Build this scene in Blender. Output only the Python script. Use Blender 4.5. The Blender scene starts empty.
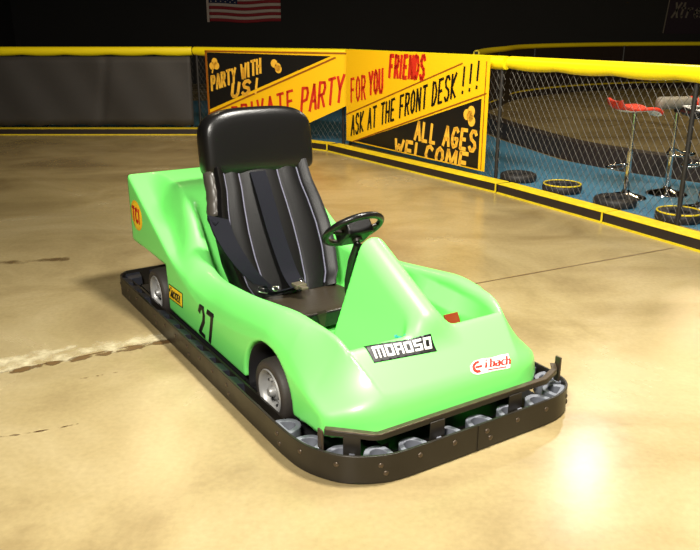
import bpy, bmesh, math, random
import numpy as np
from mathutils import Vector, Matrix
random.seed(7)
PI = math.pi
SC = bpy.context.scene
COL = SC.collection

# ------------------------------------------------------------------ materials
def srgb(r, g, b):
    f = lambda c: c / 12.92 if c <= .04045 else ((c + .055) / 1.055) ** 2.4
    return (f(r / 255), f(g / 255), f(b / 255), 1)

def mat(name, col, rough=.5, metal=0, coat=0, noise=0, nscale=30, bump=0, bscale=60, spec=.5, rnoise=0, sheen=0):
    m = bpy.data.materials.new(name); m.use_nodes = True
    nt = m.node_tree; b = nt.nodes['Principled BSDF']
    c = srgb(*col)
    b.inputs['Base Color'].default_value = c
    b.inputs['Roughness'].default_value = rough
    b.inputs['Metallic'].default_value = metal
    b.inputs['Coat Weight'].default_value = coat
    b.inputs['Coat Roughness'].default_value = .13
    b.inputs['Specular IOR Level'].default_value = spec
    if noise or rnoise or bump:
        tc = nt.nodes.new('ShaderNodeTexCoord')
        n = nt.nodes.new('ShaderNodeTexNoise'); n.inputs['Scale'].default_value = nscale
        n.inputs['Detail'].default_value = 6
        nt.links.new(tc.outputs['Object'], n.inputs['Vector'])
        if noise:
            mx = nt.nodes.new('ShaderNodeMix'); mx.data_type = 'RGBA'
            mx.inputs['A'].default_value = tuple(v * (1 - noise) for v in c[:3]) + (1,)
            mx.inputs['B'].default_value = tuple(min(1, v * (1 + noise)) for v in c[:3]) + (1,)
            nt.links.new(n.outputs['Fac'], mx.inputs['Factor'])
            nt.links.new(mx.outputs['Result'], b.inputs['Base Color'])
        if rnoise:
            mr = nt.nodes.new('ShaderNodeMapRange')
            mr.inputs['To Min'].default_value = max(0, rough - rnoise); mr.inputs['To Max'].default_value = rough + rnoise
            nt.links.new(n.outputs['Fac'], mr.inputs['Value']); nt.links.new(mr.outputs['Result'], b.inputs['Roughness'])
        if bump:
            n2 = nt.nodes.new('ShaderNodeTexNoise'); n2.inputs['Scale'].default_value = bscale
            nt.links.new(tc.outputs['Object'], n2.inputs['Vector'])
            bp = nt.nodes.new('ShaderNodeBump'); bp.inputs['Strength'].default_value = bump; bp.inputs['Distance'].default_value = .01
            nt.links.new(n2.outputs['Fac'], bp.inputs['Height']); nt.links.new(bp.outputs['Normal'], b.inputs['Normal'])
    return m

M = dict(
    green=mat('green_fibreglass', (122, 236, 114), .40, coat=.25),
    seatvinyl=mat('seat_vinyl', (13, 12, 12), .40, bump=.08, bscale=220, spec=.3),
    vinyl=mat('black_vinyl', (19, 18, 18), .29, spec=.5, bump=.08, bscale=220),
    vinyl_worn=mat('worn_brown_vinyl', (52, 45, 34), .36, noise=.35, nscale=9, bump=.1, bscale=90),
    piping=mat('grey_piping', (98, 97, 116), .45),
    flap=mat('creased_grey_vinyl', (62, 58, 52), .34),
    buckle=mat('worn_buckle', (118, 110, 90), .4, metal=.5),
    strap=mat('navy_webbing', (16, 17, 26), .8, bump=.2, bscale=400, spec=.2),
    steel=mat('black_painted_steel', (44, 40, 34), .38, metal=.3, noise=.3, nscale=14, rnoise=.12),
    bartop=mat('scuffed_bar', (84, 72, 58), .35, metal=.5, noise=.5, nscale=40),
    rubber=mat('black_rubber', (30, 29, 30), .6, noise=.3, nscale=25),
    dusty=mat('dusty_rubber', (112, 115, 124), .55, noise=.3, nscale=30),
    darkblock=mat('dark_rubber', (44, 45, 54), .5, noise=.35, nscale=25),
    tyre=mat('tyre_rubber', (54, 49, 45), .6, noise=.2, nscale=20, bump=.1),
    pan=mat('floor_pan', (22, 21, 23), .55),
    silver=mat('cast_aluminium', (172, 172, 170), .4, metal=.4),
    chrome=mat('chrome', (225, 225, 225), .1, metal=1),
    white=mat('white_print', (240, 240, 236), .45),
    black=mat('black_print', (16, 15, 15), .45),
    yellow=mat('yellow_sign_paint', (250, 196, 14), .5),
    decalyellow=mat('yellow_sticker', (255, 214, 30), .4),
    orange=mat('orange_print', (255, 190, 30), .5),
    red=mat('red_print', (206, 44, 22), .5),
    brownline=mat('brown_line', (150, 84, 16), .5),
    signyellow=mat('lettering_yellow', (246, 190, 60), .5),
    railpad=mat('yellow_vinyl_padding', (240, 218, 16), .38, bump=.15, bscale=12),
    kerbyellow=mat('yellow_kerb_paint', (222, 196, 26), .5, noise=.35, nscale=18),
    kerbblack=mat('black_kerb', (38, 29, 26), .5, noise=.3, nscale=10),
    tarp=mat('charcoal_tarp', (50, 47, 45), .65, noise=.12, nscale=3, bump=.1, bscale=5),
    wire=mat('galvanised_wire', (78, 75, 70), .55, metal=.3),
    post=mat('dark_steel_post', (48, 46, 44), .5, metal=.4),
    blue=mat('blue_painted_floor', (66, 118, 146), .55, noise=.1, nscale=3),
    wall=mat('black_wall', (24, 23, 21), .85, noise=.2, nscale=1.5),
    stoolred=mat('red_stool_vinyl', (222, 62, 36), .55),
    stoolgrey=mat('grey_speckled_vinyl', (124, 118, 104), .5, noise=.4, nscale=70),
    flagred=mat('flag_red', (138, 24, 34), .8), flagwhite=mat('flag_white', (188, 172, 160), .8), flagblue=mat('flag_blue', (30, 40, 78), .8),
    banner=mat('purple_banner', (30, 14, 26), .8), bannertext=mat('banner_lettering', (104, 96, 84), .8),
    pedal=mat('red_brown_pedal', (128, 36, 12), .45), teal=mat('teal_print', (30, 140, 130), .5), purple=mat('purple_plastic', (110, 40, 100), .5),
)

# floor: worn sealed concrete with a joint, cracks and pale scuffs
def floor_material():
    m = bpy.data.materials.new('sealed_concrete'); m.use_nodes = True
    nt = m.node_tree; b = nt.nodes['Principled BSDF']; N = nt.nodes.new; L = nt.links.new
    tc = N('ShaderNodeTexCoord')
    n1 = N('ShaderNodeTexNoise'); n1.inputs['Scale'].default_value = 1.1; n1.inputs['Detail'].default_value = 8; n1.inputs['Roughness'].default_value = .6; n1.inputs['Distortion'].default_value = .6
    L(tc.outputs['Object'], n1.inputs['Vector'])
    r = N('ShaderNodeValToRGB'); e = r.color_ramp.elements
    e[0].position = .3; e[0].color = srgb(134, 116, 80); e[1].position = .72; e[1].color = srgb(175, 159, 120)
    x = e.new(.5); x.color = srgb(159, 142, 101)
    L(n1.outputs['Fac'], r.inputs['Fac'])
    # broad streaks of rubber grime running along the driving line
    mp = N('ShaderNodeMapping'); mp.inputs['Rotation'].default_value = (0, 0, .25); mp.inputs['Scale'].default_value = (.35, 2.2, 1)
    L(tc.outputs['Object'], mp.inputs['Vector'])
    n2 = N('ShaderNodeTexNoise'); n2.inputs['Scale'].default_value = 1.0; n2.inputs['Detail'].default_value = 5
    L(mp.outputs['Vector'], n2.inputs['Vector'])
    mr = N('ShaderNodeMapRange'); mr.inputs['From Min'].default_value = .52; mr.inputs['From Max'].default_value = .78
    mr.inputs['To Min'].default_value = 0; mr.inputs['To Max'].default_value = .45
    L(n2.outputs['Fac'], mr.inputs['Value'])
    mx = N('ShaderNodeMix'); mx.data_type = 'RGBA'; mx.inputs['B'].default_value = srgb(104, 82, 44)
    L(mr.outputs['Result'], mx.inputs['Factor']); L(r.outputs['Color'], mx.inputs['A'])
    n3 = N('ShaderNodeTexNoise'); n3.inputs['Scale'].default_value = 45; n3.inputs['Detail'].default_value = 4
    L(tc.outputs['Object'], n3.inputs['Vector'])
    mr3 = N('ShaderNodeMapRange'); mr3.inputs['From Min'].default_value = .3; mr3.inputs['From Max'].default_value = .7
    mr3.inputs['To Min'].default_value = .93; mr3.inputs['To Max'].default_value = 1.05
    L(n3.outputs['Fac'], mr3.inputs['Value'])
    mm = N('ShaderNodeVectorMath'); mm.operation = 'SCALE'
    L(mx.outputs['Result'], mm.inputs[0]); L(mr3.outputs['Result'], mm.inputs['Scale'])
    L(mm.outputs['Vector'], b.inputs['Base Color'])
    rr = N('ShaderNodeMapRange'); rr.inputs['To Min'].default_value = .16; rr.inputs['To Max'].default_value = .34
    L(n1.outputs['Fac'], rr.inputs['Value']); L(rr.outputs['Result'], b.inputs['Roughness'])
    bp = N('ShaderNodeBump'); bp.inputs['Strength'].default_value = .12; bp.inputs['Distance'].default_value = .01
    nb = N('ShaderNodeTexNoise'); nb.inputs['Scale'].default_value = 5; nb.inputs['Detail'].default_value = 3
    L(tc.outputs['Object'], nb.inputs['Vector']); L(nb.outputs['Fac'], bp.inputs['Height']); L(bp.outputs['Normal'], b.inputs['Normal'])
    b.inputs['Specular IOR Level'].default_value = .5
    return m

def patchy(name, col, cut, scale=(1, 1, 1), nscale=8, rough=.4, soft=.12):
    """a worn paint or crack film: broken up by noise through transparency"""
    m = bpy.data.materials.new(name); m.use_nodes = True
    nt = m.node_tree; b = nt.nodes['Principled BSDF']; N = nt.nodes.new; L = nt.links.new
    b.inputs['Base Color'].default_value = srgb(*col); b.inputs['Roughness'].default_value = rough
    tc = N('ShaderNodeTexCoord'); mp = N('ShaderNodeMapping'); mp.inputs['Scale'].default_value = scale
    L(tc.outputs['Object'], mp.inputs['Vector'])
    n = N('ShaderNodeTexNoise'); n.inputs['Scale'].default_value = nscale; n.inputs['Detail'].default_value = 6
    L(mp.outputs['Vector'], n.inputs['Vector'])
    at = N('ShaderNodeAttribute'); at.attribute_name = 'edge'
    ad = N('ShaderNodeMath'); ad.operation = 'ADD'; L(n.outputs['Fac'], ad.inputs[0]); L(at.outputs['Fac'], ad.inputs[1])
    mr = N('ShaderNodeMapRange'); mr.inputs['From Min'].default_value = cut; mr.inputs['From Max'].default_value = cut + soft
    L(ad.outputs[0], mr.inputs['Value']); L(mr.outputs['Result'], b.inputs['Alpha'])
    return m

# ------------------------------------------------------------------ mesh helpers
class MB:
    def __init__(s): s.v = []; s.f = []
    def add(s, v, f):
        n = len(s.v); s.v += [tuple(p) for p in v]; s.f += [tuple(i + n for i in q) for q in f]; return s
    def box(s, x0, x1, y0, y1, z0, z1, T=None):
        P = [Vector(p) for p in ((x0,y0,z0),(x1,y0,z0),(x1,y1,z0),(x0,y1,z0),(x0,y0,z1),(x1,y0,z1),(x1,y1,z1),(x0,y1,z1))]
        if T: P = [T @ p for p in P]
        return s.add(P, [(3,2,1,0),(4,5,6,7),(0,1,5,4),(1,2,6,5),(2,3,7,6),(3,0,4,7)])
    def tube(s, pts, r, n=10, closed=False, caps=True):
        pts = [Vector(p) for p in pts]; m = len(pts)
        rr = r if isinstance(r, (list, tuple)) else [r] * m
        V = []; up = None
        for i in range(m):
            a = pts[(i - 1) % m] if (closed or i) else pts[0]; b = pts[(i + 1) % m] if (closed or i < m - 1) else pts[-1]
            t = (b - a).normalized()
            if up is None:
                up = Vector((0, 0, 1)) if abs(t.z) < .9 else Vector((1, 0, 0))
            u = (up - t * up.dot(t)).normalized(); w = t.cross(u); up = u
            for k in range(n):
                an = 2 * PI * k / n; V.append(pts[i] + (u * math.cos(an) + w * math.sin(an)) * rr[i])
        F = []
        for i in range(m if closed else m - 1):
            j = (i + 1) % m
            for k in range(n): F.append((i*n+k, i*n+(k+1)%n, j*n+(k+1)%n, j*n+k))
        if not closed and caps: F += [tuple(range(n))[::-1], tuple((m-1)*n+k for k in range(n))]
        return s.add(V, F)
    def lathe(s, prof, n=32, T=None, closed=False):
        """prof: (radius, height) pairs turned about z"""
        V = []
        for r, h in prof:
            for k in range(n):
                p = Vector((r*math.cos(2*PI*k/n), r*math.sin(2*PI*k/n), h)); V.append(T @ p if T else p)
        m = len(prof); F = []
        for i in range(m if closed else m - 1):
            j = (i + 1) % m
            for k in range(n): F.append((i*n+k, i*n+(k+1)%n, j*n+(k+1)%n, j*n+k))
        return s.add(V, F)
    def prism(s, poly, thick, T=None):
        """poly in xy, thickness along z"""
        n = len(poly); V = [Vector((x, y, 0)) for x, y in poly] + [Vector((x, y, thick)) for x, y in poly]
        if T: V = [T @ p for p in V]
        return s.add(V, [tuple(range(n))[::-1], tuple(range(n, 2*n))] + [(i, (i+1)%n, n+(i+1)%n, n+i) for i in range(n)])
    def band(s, path, z0, z1, th, closed=True):
        """vertical strip of thickness th (inwards, to the left of travel) along a 2-D path"""
        m = len(path); V = []
        for i in range(m):
            a = path[(i-1) % m] if (closed or i) else path[0]; b = path[(i+1) % m] if (closed or i < m-1) else path[-1]
            t = (Vector(b) - Vector(a)).normalized(); nn = Vector((-t.y, t.x)); p = Vector(path[i]); q = p + nn * th
            V += [(p.x,p.y,z0),(p.x,p.y,z1),(q.x,q.y,z1),(q.x,q.y,z0)]
        F = []
        for i in range(m if closed else m-1):
            j = (i+1) % m
            for k in range(4): F.append((i*4+k, j*4+k, j*4+(k+1)%4, i*4+(k+1)%4))
        if not closed: F += [(0,1,2,3), ((m-1)*4+3,(m-1)*4+2,(m-1)*4+1,(m-1)*4)]
        return s.add(V, F)
    def obj(s, name, m, parent=None, smooth=None, bevel=0, seg=2, sub=0):
        me = bpy.data.meshes.new(name); me.from_pydata(s.v, [], s.f); me.update()
        bm = bmesh.new(); bm.from_mesh(me); bmesh.ops.recalc_face_normals(bm, faces=bm.faces); bm.to_mesh(me); bm.free()
        me.materials.append(m)
        o = bpy.data.objects.new(name, me); COL.objects.link(o)
        if parent is not None: o.parent = parent
        if smooth is not None:
            me.shade_smooth()
            if smooth < 180:
                bm = bmesh.new(); bm.from_mesh(me)
                for e in bm.edges:
                    if len(e.link_faces) == 2 and e.calc_face_angle(0) > math.radians(smooth): e.smooth = False
                bm.to_mesh(me); bm.free()
        if bevel:
            b = o.modifiers.new('bevel', 'BEVEL'); b.width = bevel; b.segments = seg; b.limit_method = 'ANGLE'; b.angle_limit = math.radians(35); b.harden_normals = False
        if sub:
            u = o.modifiers.new('sub', 'SUBSURF'); u.levels = sub; u.render_levels = sub
        return o

def empty(name, loc=(0, 0, 0), rz=0):
    o = bpy.data.objects.new(name, None); o.location = loc; o.rotation_euler = (0, 0, rz); o.empty_display_size = .1
    COL.objects.link(o); return o
def tag(o, label, cat, group=None, kind=None):
    if label: o['label'] = label
    if cat: o['category'] = cat
    if group: o['group'] = group
    if kind: o['kind'] = kind
    return o
def catmull(pts, n=6, closed=False):
    P = [Vector(p) for p in pts]; m = len(P); out = []
    for i in range(m if closed else m - 1):
        g = (lambda k: P[k % m]) if closed else (lambda k: P[max(0, min(m-1, k))])
        a, b, c, d = g(i-1), g(i), g(i+1), g(i+2)
        for k in range(n):
            t = k / n
            out.append(.5 * ((2*b) + (c-a)*t + (2*a-5*b+4*c-d)*t*t + (3*b-a-3*c+d)*t**3))
    if not closed: out.append(P[-1])
    return out

# ------------------------------------------------------------------ camera
cam = bpy.data.cameras.new('camera'); cam.sensor_width = 36; cam.lens = 745 * 36 / 700; cam.clip_end = 100
co = bpy.data.objects.new('camera', cam); COL.objects.link(co)
co.location = (0, 0, 1.45); co.rotation_euler = (math.radians(90 - 18.34261), 0, 0)
SC.camera = co

# ------------------------------------------------------------------ setting
f = MB().box(-9, 12, -4, 21, -.1, 0).obj('floor', floor_material()); tag(f, None, None, kind='structure')
for nm, b in (('wall_back', (-9, 12, 21, 21.2, -.1, 4.6)), ('wall_left', (-9.2, -9, -4, 21.2, -.1, 4.6)), ('wall_right', (12, 12.2, -4, 21.2, -.1, 4.6)),
              ('wall_front', (-9.2, 12.2, -4.2, -4, -.1, 4.6)), ('ceiling', (-9.2, 12.2, -4.2, 21.2, 4.6, 4.75))):
    tag(MB().box(*b).obj(nm, M['wall']), None, None, kind='structure')

# ground marks: an expansion joint with worn white paint, and a short crack
def film(name, pts, w, z, m, label, cat, nseg=60, ncross=6):
    P = catmull([Vector((p[0], p[1], 0)) for p in pts], nseg // (len(pts) - 1))
    V = []; E = []
    for i, p in enumerate(P):
        t = (P[min(i+1, len(P)-1)] - P[max(i-1, 0)]).normalized(); n = Vector((-t.y, t.x, 0)); u = i / (len(P)-1)
        for k in range(ncross + 1):
            c = k / ncross * 2 - 1
            ww = w(u) if callable(w) else w
            V.append(p + n * c * ww / 2 + Vector((0, 0, z))); E.append(-.55 * abs(c) ** 2 - .3 * max(0, (abs(u*2-1) - .93) / .07))
    F = [(i*(ncross+1)+k, i*(ncross+1)+k+1, (i+1)*(ncross+1)+k+1, (i+1)*(ncross+1)+k) for i in range(len(P)-1) for k in range(ncross)]
    o = MB().add(V, F).obj(name, m)
    a = o.data.attributes.new('edge', 'FLOAT', 'POINT'); a.data.foreach_set('value', E)
    return tag(o, label, cat) if cat else tag(o, None, None, kind='structure')

#@BODY
# ------------------------------------------------------------------ go-kart bodywork as one implicit surface
def _sm(tab_x, tab_y, w=.05):
    g = np.arange(-.3, 2.8, .005); v = np.interp(g, tab_x, tab_y)
    k = np.exp(-.5 * (np.arange(-40, 41) * .005 / w) ** 2); k /= k.sum()
    return g, np.convolve(np.pad(v, 40, mode='edge'), k, 'valid')
_ZC = _sm([0, .2, .45, .62, .9, 1.2, 1.4, 1.66, 2.3, 2.5], [.175, .20, .275, .335, .28, .25, .275, .36, .69, .79], .03)
_RR = _sm([-.1, .08, .30, .36, .6, 1.0, 1.3, 1.45, 1.58, 1.68, 1.78, 1.9, 2.5], [.09, .235, .415, .425, .435, .385, .36, .37, .43, .52, .61, .68, .70], .04)
_XR = _sm([0, .1, .2, .3, .45, .6, 1.2, 1.45, 1.7, 1.85, 2.5], [.29, .30, .335, .375, .395, .41, .415, .405, .368, .342, .31], .04)
_IX = _sm([0, .3, .9, 1.25, 1.45, 1.6, 1.8, 2.5], [.335, .345, .382, .382, .368, .330, .306, .30], .04)
def smax(a, b, k):
    h = np.clip(.5 + .5 * (a - b) / k, 0, 1); return b * (1 - h) + a * h + k * h * (1 - h)
def smin(a, b, k): return -smax(-a, -b, k)
def topheight(ax, y):
    zc = np.interp(y, *_ZC); R = np.interp(y, *_RR); xr = np.interp(y, *_XR)
    t = np.clip((.5 - ax) / (.5 - xr), 0, 1); g = 1 - (1 - t) ** 1.9
    # nose: flank hollows outwards instead of swelling
    nose = np.clip((.47 - y) / .16, 0, 1)
    g = g * (1 - nose) + nose * t ** 1.35
    wing = np.clip((y - 1.5) / .22, 0, 1)
    e2 = np.minimum(.5, xr + .10); t2 = np.clip((e2 - ax) / (e2 - xr), 0, 1)
    g = g * (1 - wing) + wing * (t2 * t2 * (3 - 2 * t2))
    return zc + (R - zc) * g
def hump(ax, y, z, off=0):
    Hh = .648 - (.645 - y) * .52
    side = (ax - (Hh - z) * .36 - .05) / 1.063
    d = smax(side, (z - Hh) * .88, .05)
    return smax(d + off, y - .66, .012)
def body_field(x, y, z):
    ax = np.abs(x)
    e = .004
    T = topheight(ax, y)
    gx = (topheight(ax + e, y) - T) / e; gy = (topheight(ax, y + e) - T) / e
    top = (z - T) / np.sqrt(1 + gx * gx + gy * gy)
    side = ax - .5
    d = smax(top, side, .02)
    lean = (z - .14) * .18
    front = smax((.075 + lean) - y, (.66 * (ax - .49) - .75 * (y - .19 - lean)), .07)
    d = smax(d, front, .022)
    d = np.maximum(d, y - 2.31)
    zb = np.interp(y, [0, .05, .2, .45, .84, 1.755, 1.765, 2.5], [.135, .135, .125, .10, .085, .09, .32, .33])
    d = np.maximum(d, zb - z)
    arch = np.maximum(np.hypot(y - .635, z - .10) - .205, .372 - ax)
    d = smax(d, -arch, .012)
    ix = np.interp(y, *_IX) - .12 * np.clip(.42 - z, 0, 1)
    well = np.clip(1.6 - np.abs(y - .635) / .17, 0, 1)
    ix = ix - well * .045 * np.clip((.385 - z) / .07, 0, 1)
    cut = np.maximum(ax - ix, (.296 - (.42 - z) * .25) - y)
    cut = smax(cut, y - (1.63 + (z - .2) * .45), .04)
    cut = smax(cut, .125 - z, .05)
    d = smax(d, -cut, .035)
    h = smax(hump(ax, y, z), np.maximum(.10 - z, .235 - y), .05)
    hollow = np.maximum(hump(ax, y - .05, z, .018), .42 - y)
    h2 = smin(d, h, .045)
    return np.maximum(h2, -hollow)
#@END

def surface_net(fn, lo, hi, step):
    xs, ys, zs = [np.arange(lo[i], hi[i] + step / 2, step) for i in range(3)]
    X, Y, Z = np.meshgrid(xs, ys, zs, indexing='ij')
    F = fn(X, Y, Z); S = F < 0
    nx, ny, nz = F.shape
    cnt = np.zeros((nx-1, ny-1, nz-1)); acc = np.zeros((nx-1, ny-1, nz-1, 3))
    corners = [(i, j, k) for i in (0, 1) for j in (0, 1) for k in (0, 1)]
    sl = lambda c, A: A[c[0]:nx-1+c[0], c[1]:ny-1+c[1], c[2]:nz-1+c[2]]
    for a in corners:
        for ax in range(3):
            if a[ax]: continue
            b = list(a); b[ax] = 1
            fa, fb = sl(a, F), sl(b, F); cr = (fa < 0) != (fb < 0)
            t = np.where(cr, fa / np.where(cr, fa - fb, 1), 0)
            p = np.stack([np.full(fa.shape, float(a[i])) + (t if i == ax else 0) for i in range(3)], -1)
            acc += p * cr[..., None]; cnt += cr
    act = cnt > 0; idx = -np.ones(cnt.shape, int); idx[act] = np.arange(act.sum())
    I = np.argwhere(act)
    V = (I + acc[act] / cnt[act][:, None]) * step + np.array(lo)
    Q = []
    for ax in range(3):
        s0 = [slice(None)] * 3; s1 = [slice(None)] * 3; s0[ax] = slice(0, -1); s1[ax] = slice(1, None)
        cr = S[tuple(s0)] != S[tuple(s1)]; G = np.argwhere(cr)
        o1, o2 = [(1, 2), (2, 0), (0, 1)][ax]
        ok = np.ones(len(G), bool)
        for o in (o1, o2): ok &= (G[:, o] > 0) & (G[:, o] < idx.shape[o])
        G = G[ok]; q = []
        for da, db in ((-1, -1), (0, -1), (0, 0), (-1, 0)):
            g = G.copy(); g[:, o1] += da; g[:, o2] += db; q.append(idx[g[:, 0], g[:, 1], g[:, 2]])
        q = np.stack(q, 1); flip = ~S[G[:, 0], G[:, 1], G[:, 2]]
        q[flip] = q[flip][:, ::-1]; Q.append(q)
    return V, np.concatenate(Q)

def field_grad(P, e=.003):
    g = np.stack([(body_field(*(P + d).T) - body_field(*(P - d).T)) / (2 * e) for d in np.eye(3) * e], 1)
    return g
KO = (0.44, 2.337, 0); KA = math.radians(32.24585)
kart = empty('go_kart', KO, KA)
tag(kart, 'lime green racing go-kart number 27 with black padded seat, in the middle of the floor', 'go-kart')

V, Q = surface_net(body_field, (-.53, .03, .05), (.53, 2.36, .76), .0095)
for _ in range(2):
    g = field_grad(V); n2 = (g * g).sum(1); fv = body_field(*V.T)
    st = np.clip(fv / np.maximum(n2, .3), -.004, .004); V = V - g * st[:, None]
me = bpy.data.meshes.new('body'); me.vertices.add(len(V)); me.vertices.foreach_set('co', V.astype('f').ravel())
me.loops.add(Q.size); me.loops.foreach_set('vertex_index', Q.astype('i').ravel())
me.polygons.add(len(Q)); me.polygons.foreach_set('loop_start', (np.arange(len(Q)) * 4).astype('i')); me.polygons.foreach_set('loop_total', np.full(len(Q), 4, 'i'))
me.update(calc_edges=True); me.validate()
g = field_grad(V, .006); nrm = g / np.maximum(np.linalg.norm(g, axis=1, keepdims=True), 1e-6)
me.shade_smooth()
me.materials.append(M['green'])
body = bpy.data.objects.new('body', me); COL.objects.link(body); body.parent = kart
body['label'] = 'glossy lime green fibreglass body shell'

def drop(p, d, reach=.25):
    """move point p along direction d until it meets the bodywork; returns surface point and normal"""
    p = np.array(p, float); d = np.array(d, float); d /= np.linalg.norm(d)
    t = np.linspace(0, reach, 251); pts = p + d * t[:, None]; fv = body_field(*pts.T)
    k = np.argmax(fv < 0)
    if fv[k] >= 0: k = int(np.argmin(fv)); return Vector(pts[k]), -Vector(d)
    q = pts[k]; g = field_grad(q[None])[0]; g /= max(np.linalg.norm(g), 1e-6)
    if k: 
        q = pts[k-1] + d * (t[1]) * fv[k-1] / max(1e-9, fv[k-1] - fv[k])
    return Vector(q), Vector(g)

class Decal:
    """flat artwork mapped by a bilinear patch of four kart points and laid on the body along a direction"""
    def __init__(s, c, d, parent=None): s.c = [Vector(p) for p in c]; s.d = d
    def at(s, u, v): # u right, v up ; corners bl, br, tr, tl
        a, b, c, d = s.c
        return (a*(1-u)+b*u)*(1-v) + (d*(1-u)+c*u)*v
    def mesh(s, name, polys, m, off, cell=.012, label=None):
        me2 = bpy.data.meshes.new(name); bm = bmesh.new()
        for poly in polys:
            if len(poly) == 4 and isinstance(poly, tuple):  # quad u0,v0,u1,v1 box
                u0, v0, u1, v1 = poly; poly = [(u0, v0), (u1, v0), (u1, v1), (u0, v1)]
            vs = [bm.verts.new((x, y, 0)) for x, y in poly]; bm.faces.new(vs)
        bmesh.ops.triangulate(bm, faces=bm.faces)
        w = (s.c[1] - s.c[0]).length; h = (s.c[3] - s.c[0]).length
        for _ in range(6):
            es = [e for e in bm.edges if math.hypot((e.verts[0].co.x-e.verts[1].co.x)*w, (e.verts[0].co.y-e.verts[1].co.y)*h) > cell]
            if not es: break
            bmesh.ops.subdivide_edges(bm, edges=es, cuts=1, use_grid_fill=True)
            bmesh.ops.triangulate(bm, faces=[q for q in bm.faces if len(q.verts) > 3])
        base = Vector(s.d).normalized()
        for v in bm.verts:
            p = s.at(v.co.x, v.co.y) - base * .12
            q, n = drop(p, s.d, .3)
            v.co = q + n * off
        bm.to_mesh(me2); bm.free(); me2.materials.append(m)
        for p in me2.polygons: p.use_smooth = True
        o = bpy.data.objects.new(name, me2); COL.objects.link(o)
        so = o.modifiers.new('solid', 'SOLIDIFY'); so.thickness = .0006; so.offset = 0
        o.parent = body
        if label: o['label'] = label
        return o

# stroke lettering: brush-like capitals on a unit cell
G = {
 'P': [[(0,0),(0,1),(.7,.95),(.85,.75),(.7,.5),(0,.45)]], 'A': [[(0,0),(.45,1),(.9,0)],[(.2,.35),(.72,.35)]],
 'R': [[(0,0),(0,1),(.7,.95),(.82,.75),(.65,.52),(0,.48)],[(.35,.5),(.85,0)]], 'T': [[(0,1),(.9,1)],[(.45,1),(.45,0)]],
 'Y': [[(0,1),(.45,.5),(.9,1)],[(.45,.5),(.4,0)]], 'W': [[(0,1),(.22,0),(.45,.7),(.68,0),(.9,1)]], 'I': [[(.2,0),(.2,1)]],
 'H': [[(0,0),(0,1)],[(.8,0),(.8,1)],[(0,.5),(.8,.5)]], 'U': [[(0,1),(.02,.2),(.2,0),(.6,0),(.78,.2),(.8,1)]],
 'S': [[(.8,.85),(.6,1),(.2,1),(0,.8),(.15,.58),(.7,.42),(.82,.2),(.6,0),(.2,0),(0,.15)]], '!': [[(.2,.3),(.25,1)],[(.18,0),(.19,.07)]],
 'V': [[(0,1),(.42,0),(.85,1)]], 'E': [[(.75,0),(0,0),(0,1),(.75,1)],[(0,.5),(.6,.5)]], 'F': [[(0,0),(0,1),(.75,1)],[(0,.52),(.6,.52)]],
 'O': [[(.4,0),(.1,.15),(0,.5),(.1,.85),(.4,1),(.72,.85),(.82,.5),(.72,.15),(.4,0)]], 'D': [[(0,0),(0,1),(.45,.95),(.8,.6),(.78,.35),(.45,.03),(0,0)]],
 'N': [[(0,0),(0,1),(.8,0),(.8,1)]], 'K': [[(0,0),(0,1)],[(.8,1),(0,.45),(.85,0)]], 'L': [[(0,1),(0,0),(.7,0)]],
 'G': [[(.8,.85),(.55,1),(.2,.95),(0,.6),(.02,.25),(.3,0),(.7,.1),(.8,.45),(.45,.45)]], 'C': [[(.8,.85),(.5,1),(.15,.9),(0,.5),(.15,.1),(.5,0),(.8,.15)]],
 'M': [[(0,0),(.08,1),(.45,.3),(.82,1),(.9,0)]], '2': [[(0,.8),(.2,1),(.6,1),(.8,.8),(.75,.55),(.05,.05),(.85,.02)]], '7': [[(0,1),(.85,1),(.35,0)]],
 'Q': [[(.4,0),(.1,.15),(0,.5),(.1,.85),(.4,1),(.72,.85),(.82,.5),(.72,.15),(.4,0)],[(.45,.35),(.85,-.08)]], ' ': [],
 'X': [[(0,0),(.85,1)],[(0,1),(.85,0)]], 'B': [[(0,0),(0,1),(.6,.95),(.7,.75),(.5,.52),(0,.5)],[(.5,.52),(.8,.3),(.65,.03),(0,0)]],
}
def stroke_polys(text, x, y, h, w, gap, sw, slope=0, italic=.15, wsp=.6):
    """list of quads for a line of lettering; x,y start, h height, w cell width, sw stroke width"""
    polys = []; cx = x
    for ch in text:
        if ch == ' ': cx += w * wsp; continue
        ww = w * (.45 if ch in 'I!' else 1.25 if ch in 'WM' else 1)
        for st in G[ch]:
            P = [(cx + px * ww + italic * py * h, y + (cx - x) * slope + px * ww * slope + py * h) for px, py in st]
            for (x0, y0), (x1, y1) in zip(P, P[1:]):
                dx, dy = x1 - x0, y1 - y0; L = math.hypot(dx, dy) or 1e-6; ux, uy = dx/L, dy/L; k = sw / 2
                x0 -= ux*k*.6; y0 -= uy*k*.6; x1 += ux*k*.6; y1 += uy*k*.6
                polys.append([(x0+uy*k, y0-ux*k), (x1+uy*k, y1-ux*k), (x1-uy*k, y1+ux*k), (x0-uy*k, y0+ux*k)])
        cx += ww + gap
    return polys
def circle(cx, cy, rx, ry, n=24): return [(cx + rx*math.cos(2*PI*k/n), cy + ry*math.sin(2*PI*k/n)) for k in range(n)]

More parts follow.
